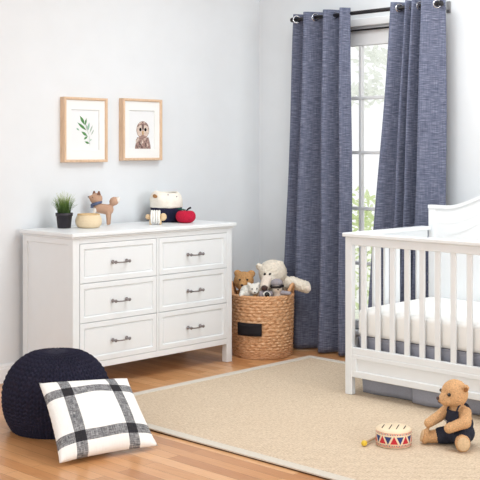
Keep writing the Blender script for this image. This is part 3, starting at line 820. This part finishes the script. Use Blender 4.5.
# ------------------------------------------------------------------ teddy
x, y = on_ray(459, 4.745)
td = thing('teddy_bear', 'light brown teddy bear in dark denim overalls sitting on the rug', 'teddy bear', (x, y, RT), VIEW_ROT)
body = blob([('e', (.006,0,.052), (.060,.060,.052)), ('e', (.004,0,.100), (.056,.055,.060)), ('e', (-.002,0,.142), (.047,.046,.040)),
    ('e', (-.020,-.004,.228), (.060,.058,.062)), ('e', (-.056,-.016,.207), (.037,.037,.033)), ('e', (-.080,-.022,.204), (.019,.020,.018)),
    ('c', (-.036,.034,.156), (-.082,.030,.118), .026, .025), ('c', (-.082,.030,.118), (-.132,.014,.092), .025, .022),
    ('c', (.022,-.036,.150), (.012,-.074,.116), .027, .028), ('c', (.012,-.074,.116), (-.060,-.080,.092), .027, .023),
    ('c', (-.020,.020,.040), (-.128,.012,.030), .040, .028), ('e', (-.146,.010,.034), (.019,.029,.036), Matrix.Rotation(.25, 4, 'Y')),
    ('c', (.006,-.030,.040), (-.008,-.112,.035), .038, .032), ('e', (-.009,-.126,.037), (.033,.018,.037)),
    ('e', (.018,-.050,.260), (.017,.011,.021), Matrix.Rotation(.5, 4, 'X')), ('e', (-.012,.046,.262), (.018,.010,.020), Matrix.Rotation(-.5, 4, 'X'))],
    .0042, 3, .0019, 210)
zm = min(v.co.z for v in body.vertices)
for v in body.vertices: v.co.z = max(v.co.z, 0.0005)
obj('body', body, M['teddy'], td)
ball('eye', (-.054,-.052,.232), .0082, M['eye'], td); ball('eye', (-.075,.022,.236), .0082, M['eye'], td)
ball('nose', (-.098,-.024,.211), (.008,.0105,.0078), M['nose_brown'], td)
bm = bmesh.new(); add_tube(bm, [(-.099,-.028,.204), (-.098,-.030,.196), (-.090,-.038,.191)], .0017, 6); obj('mouth', bm, M['nose_brown'], td)
bm = bmesh.new(); add_ell(bm, (.018,-.0595,.256), (.009,.0035,.014), Matrix.Rotation(.5, 4, 'X')); o = obj('inner_ear', bm, M['teddy_ear'], td)
ball('paw_pad', (-.009,-.139,.038), (.027,.0065,.030), M['teddy_pad'], td, label='pale sole of the foot')
ball('paw_pad', (-.163,.010,.037), (.0055,.022,.028), M['teddy_pad'], td, Matrix.Rotation(.25, 4, 'Y'), 'pale sole of the foot')
ov = blob([('e', (.006,0,.053), (.0645,.0645,.053)), ('e', (.004,0,.094), (.0605,.0595,.050)), ('c', (-.012,.018,.043), (-.078,.014,.036), .0445, .0385), ('c', (.006,-.022,.043), (-.002,-.070,.039), .043, .0385)], .004, 3, .0008, 60)
for v in ov.vertices:
    v.co.z = max(v.co.z, 0.0004)
obj_ov = obj('overalls', ov, M['denim'], td)
bm = bmesh.new()                                              # bib on the chest, facing the same way as the bear
F = Vector((-.80,-.60,0)); Lft = Vector((.60,-.80,0))
def bib(i, j):
    a = (i/14-.5)*1.35; z = .110+.048*j/8; r = .0615-.012*(j/8)
    dv = F*math.cos(a)+Lft*math.sin(a); return Vector((.001,0,0))+dv*r+Vector((0,0,z))
add_grid(bm, bib, 15, 9); obj('bib', bm, M['denim'], obj_ov, solid=.004)
for s in (-1, 1):
    bm = bmesh.new(); pts = []
    for k in range(13):
        t = k/12; a = PI*t; rr = .052
        pts.append(Vector((.0,0,0))+Lft*(s*(.028-.012*t))+F*(.050*math.cos(a)-.004)+Vector((0,0,.150+.036*math.sin(a)-.03*max(0, t-.5)*2)))
    add_tube(bm, pts, .0085, 10, squash=.4); obj('strap', bm, M['denim'], obj_ov)
bm = bmesh.new(); add_tube(bm, [Vector((.001,0,0))+(F*math.cos(a)+Lft*math.sin(a))*.0655+Vector((0,0,.108)) for a in [-1.2+2.4*i/14 for i in range(15)]], .0016, 6)
obj('seam', bm, M['denim_seam'], obj_ov)

# ------------------------------------------------------------------ wicker basket and the toys in it
bxp, byp = on_ray(262.4, 6.90)
hb_ = woven_body([(.178,0), (.186,.004), (.190,.05), (.194,.15), (.198,.28), (.199,.385)], 27, 460, .0082, 26, .018, (1,1))
wb = tag(obj('wicker_basket', hb_, M['wicker'], None, loc=(bxp, byp, 0), rz=VIEW_ROT), 'tall round wicker basket of soft toys beside the dresser', 'basket')
bm = bmesh.new()
for k in range(2):
    pts = []
    for i in range(120):
        a = 2*PI*i/120; w_ = 30*a+k*PI; pts.append(((.194+.006*math.cos(w_))*math.cos(a), (.194+.006*math.cos(w_))*math.sin(a), .388+.005*math.sin(w_)))
    add_tube(bm, pts, .0085, 8, closed=True)
obj('rim', bm, M['wicker'], wb)
for a0 in (-.35, PI-.35+.2):
    bm = bmesh.new()
    for k in range(3):
        pts = []
        for i in range(25):
            t = i/24; a = a0+(t-.5)*.62; rr = .192+.012*math.sin(PI*t)+.005*math.cos(i*1.1+k*2.1)
            pts.append((rr*math.cos(a), rr*math.sin(a), .385+.075*math.sin(PI*t)**.8+.005*math.sin(i*1.1+k*2.1)))
        add_tube(bm, pts, .0075, 8)
    obj('handle', bm, M['wicker'], wb)
def lab(i, j):
    px = (-.158+.150*i/10); r = .2085; z = .150+.080*j/4
    return (px, -math.sqrt(max(0, r*r-px*px))-.002, z)
bm = bmesh.new(); add_grid(bm, lab, 11, 5); o = obj('name_board', bm, M['chalkboard'], wb, solid=.005); o['label'] = 'blank black chalkboard tag'

def toy(name, label, cat='soft toy', r=0, w=0, z=0):      # r, w, z: shift to the right, away, up
    return thing(name, label, cat, (bxp+SA*r+CA*w, byp-CA*r+SA*w, .25+z), VIEW_ROT)
def off(prims, dz=-.25):
    out = []
    for p in prims:
        p = list(p); p[1] = (p[1][0], p[1][1], p[1][2]+dz)
        if p[0] == 'c': p[2] = (p[2][0], p[2][1], p[2][2]+dz)
        out.append(tuple(p))
    return out
def pos(c): return (c[0], c[1], c[2]-.25)
# big cream bear
t = toy('plush_bear', 'large shaggy cream plush bear, arm hanging over the basket rim', z=.004, w=.012)
obj('body', blob(off([('e', (.055,.045,.36), (.095,.085,.10)), ('e', (.068,.0,.520), (.092,.084,.086)), ('c', (.045,-.05,.495), (.018,-.105,.452), .050, .036),
    ('c', (.12,.02,.45), (.20,.0,.455), .044, .042), ('c', (.20,.0,.455), (.275,-.01,.432), .041, .040), ('e', (.285,-.01,.428), (.028,.036,.040)),
    ('e', (-.014,.00,.558), (.032,.018,.022), Matrix.Rotation(.5, 4, 'Y')), ('e', (.112,-.022,.572), (.030,.018,.030), Matrix.Rotation(-.5, 4, 'Y'))]), .006, 2, .0062, 100), M['cream_plush'], t)
obj('snout', blob(off([('c', (.030,-.085,.482), (.012,-.122,.447), .040, .031)]), .005, 3), M['snout_plush'], t)
ball('nose', pos((.010,-.148,.441)), (.022,.013,.018), M['nose_brown'], t)
ball('eye', pos((.014,-.083,.520)), (.0085,.0085,.010), M['eye'], t); ball('eye', pos((.047,-.089,.521)), (.0085,.0085,.010), M['eye'], t)
ball('paw_pad', pos((.296,-.044,.422)), (.017,.008,.019), M['snout_plush'], t)
# brown bear
t = toy('plush_bear', 'golden brown plush bear half hidden behind the white lamb in the basket', r=.004, w=.008, z=.014)
obj('body', blob(off([('e', (-.105,.05,.34), (.070,.070,.09)), ('e', (-.125,.025,.455), (.066,.060,.062)), ('e', (-.075,.02,.502), (.026,.016,.024)), ('e', (-.165,.03,.505), (.024,.016,.022)), ('c', (-.13,-.03,.44), (-.135,-.045,.432), .03, .026)]), .005, 3, .0022, 120), M['brown_plush'], t)
ball('eye', pos((-.102,-.035,.470)), .006, M['eye'], t); ball('eye', pos((-.150,-.033,.470)), .006, M['eye'], t); ball('nose', pos((-.136,-.073,.440)), (.009,.006,.007), M['nose_brown'], t)
# lamb
t = toy('plush_lamb', 'small white plush lamb at the front of the basket', 'soft toy', -.002, .004, .012)
obj('body', blob(off([('e', (-.098,-.083,.400), (.046,.040,.045)), ('c', (-.110,-.08,.38), (-.115,-.07,.34), .036, .03), ('e', (-.055,-.118,.425), (.036,.032,.035)), ('e', (-.050,-.142,.410), (.021,.018,.019)), ('e', (-.083,-.118,.450), (.012,.010,.020), Matrix.Rotation(-.7, 4, 'Y')), ('e', (-.030,-.112,.452), (.011,.010,.018), Matrix.Rotation(.6, 4, 'Y')), ('c', (-.13,-.11,.395), (-.135,-.135,.385), .018, .015)]), .0045, 2, .0028, 130), M['white_plush'], t)
ball('eye', pos((-.066,-.149,.428)), .0048, M['eye'], t); ball('eye', pos((-.036,-.148,.430)), .0048, M['eye'], t)
ball('nose', pos((-.049,-.160,.408)), (.006,.004,.004), M['nose_brown'], t)
# little doll in a grey cap
t = toy('plush_doll', 'small pale plush doll in a grey cap with black brim', 'soft toy', .004, -.010, .004)
obj('body', blob(off([('e', (.087,-.118,.437), (.033,.030,.030)), ('c', (.090,-.105,.41), (.095,-.09,.35), .030, .035)]), .004, 3), M['snout_plush'], t)
o = obj('cap', blob(off([('e', (.085,-.109,.472), (.040,.035,.027))]), .004, 3), M['grey_plush'], t); o['label'] = 'grey cap'
bm = bmesh.new(); add_tube(bm, [(.086+.0375*math.cos(a), -.114+.036*math.sin(a), .450-.25+.003*math.cos(a)) for a in [2*PI*i/32 for i in range(32)]], .0075, 8, closed=True); o = obj('cap_brim', bm, M['dark_plush'], t); o['label'] = 'black brim'
ball('nose', pos((.092,-.149,.434)), .0055, M['nose_brown'], t)
ball('eye', pos((.079,-.146,.442)), .003, M['eye'], t); ball('eye', pos((.104,-.144,.441)), .003, M['eye'], t)
obj('arm', blob(off([('c', (.110,-.118,.412), (.165,-.125,.408), .016, .013)]), .004, 3), M['grey_plush'], t)
# little dog
t = toy('plush_dog', 'small grey and white plush dog with a big black nose, lowest at the basket rim', 'soft toy', .004, -.006, .004)
obj('body', blob(off([('e', (.015,-.115,.395), (.036,.032,.034)), ('c', (.012,-.10,.385), (.01,-.08,.33), .034, .038), ('e', (-.018,-.125,.402), (.012,.012,.022)), ('e', (.050,-.122,.402), (.012,.012,.022))]), .004, 2, .0015, 150), M['grey_plush'], t)
obj('muzzle', blob(off([('e', (.020,-.148,.402), (.026,.020,.020))]), .004, 2), M['white_plush'], t)
ball('nose', pos((.022,-.170,.405)), (.0165,.010,.0165), M['eye'], t)
ball('eye', pos((.002,-.143,.418)), .004, M['eye'], t); ball('eye', pos((.030,-.144,.419)), .004, M['eye'], t)

# ------------------------------------------------------------------ garden beyond the window
bm = bmesh.new(); add_box(bm, (WX+.2, -1, -.35), (16, 15, -.30)); struct(obj('lawn', bm, M['lawn']), 'sunlit lawn')
def foliage(pts, n, size, spread):
    b = bmesh.new()
    for _ in range(n):
        c, r = random.choice(pts); d = Vector((random.gauss(0,1), random.gauss(0,1), random.gauss(0,1))).normalized()*(r*random.random()**.5)
        p = Vector(c)+Vector((d.x, d.y, d.z*spread)); a = Vector((random.gauss(0,1), random.gauss(0,1), random.gauss(0,.6))).normalized(); s = a.cross(Vector((random.random(), random.random(), 1))).normalized()
        L_ = size*random.uniform(.7, 1.3)
        vs = [b.verts.new(p+a*L_*u+s*L_*.42*w_) for u, w_ in ((-1,0), (-.3,.9), (.4,.7), (1,0), (.4,-.7), (-.3,-.9))]
        b.faces.new(vs)
    return b
def plant(name, label, cat, base, blobs, n, size, m, stems):
    t = thing(name, label, cat, base)
    b = foliage(blobs, n, size, .8); o = obj('foliage', b, m, t, True, solid=.002)
    b = bmesh.new()
    for s in stems: add_tube(b, s, .03, 8)
    obj('trunk', b, M['bark'], t, True)
gx, gy = on_ray(362, 10.2)
plant('garden_shrub', 'light green shrub low outside the window', 'shrub', (gx, gy, -.30), [((gx-.25,gy+.45,.35), .5), ((gx,gy,.30), .55), ((gx+.3,gy-.5,.25), .55), ((gx,gy,.70), .35), ((gx+.1,gy-.2,-.05), .5)], 800, .050, M['leaf_out'], [[(gx,gy,-.30), (gx,gy,.4)]])
gx, gy = on_ray(366, 12.5)
plant('garden_tree', 'pale tree standing beyond the shrub outside the window', 'tree', (gx, gy, -.30), [((gx-.35,gy+.4,2.55), .35), ((gx+.1,gy,2.35), .3), ((gx+.2,gy-.4,2.6), .4), ((gx,gy,2.0), .25), ((gx-.3,gy+.35,1.75), .22), ((gx+.1,gy,3.1), .6)], 420, .07, M['leaf_far'], [[(gx+.75,gy-.75,-.30), (gx+.7,gy-.7,1.4), (gx+.6,gy-.6,2.9)]])

# ------------------------------------------------------------------ light and camera
sc = bpy.context.scene
w = bpy.data.worlds.new('sky'); sc.world = w; w.use_nodes = True
bg = w.node_tree.nodes['Background']; bg.inputs['Color'].default_value = (.975,.988,1,1); bg.inputs['Strength'].default_value = 1.15
def area(name, loc, target, sx, sy, power, col=(1,1,1)):
    l = bpy.data.lights.new(name, 'AREA'); l.shape = 'RECTANGLE'; l.size = sx; l.size_y = sy; l.energy = power; l.color = col
    o = bpy.data.objects.new(name, l); C.objects.link(o); o.location = loc
    o.rotation_euler = (Vector(target)-Vector(loc)).to_track_quat('-Z', 'Y').to_euler(); return o
COOL = (.915,.975,1.0)
area('added_key_light', (4.2,-1.9,1.75), (4.0,4.8,.9), 2.2, 1.7, 84, COOL)  # key lamp added in front of the blank wall; no window there
area('added_side_fill', (-1.0,.7,1.7), (5.4,2.6,1.2), 2.0, 1.7, 38, COOL)  # added fill for the right wall and crib, standing at a windowless wall
area('added_side_fill', (-1.0,3.0,1.7), (5.4,1.9,1.2), 2.0, 1.7, 40, COOL)  # second added side fill, also without a window behind it
area('added_overhead_fill', (4.6,3.9,2.73), (4.6,3.9,0), .8, .8, 6.5, COOL)  # small added fill overhead to lift the corner and dresser top
area('added_overhead_fill', (4.15,3.15,2.73), (4.15,3.15,0), 1.2, 1.2, 31, COOL)  # added overhead fill for crib, rug and right wall; no fixture is built
cam = bpy.data.cameras.new('camera'); co = bpy.data.objects.new('camera', cam); C.objects.link(co)
co.location = (0,0,CAMZ); co.rotation_euler = (PI/2, 0, math.atan2(SA, CA)-PI/2)
cam.sensor_width = 36; cam.lens = 36*1067/480; cam.shift_y = -90/480; cam.clip_start = .05
sc.camera = co
sc.view_settings.view_transform = 'Standard'; sc.view_settings.look = 'None'; sc.view_settings.gamma = 1; sc.view_settings.use_curve_mapping = False
sc.view_settings.exposure = .05
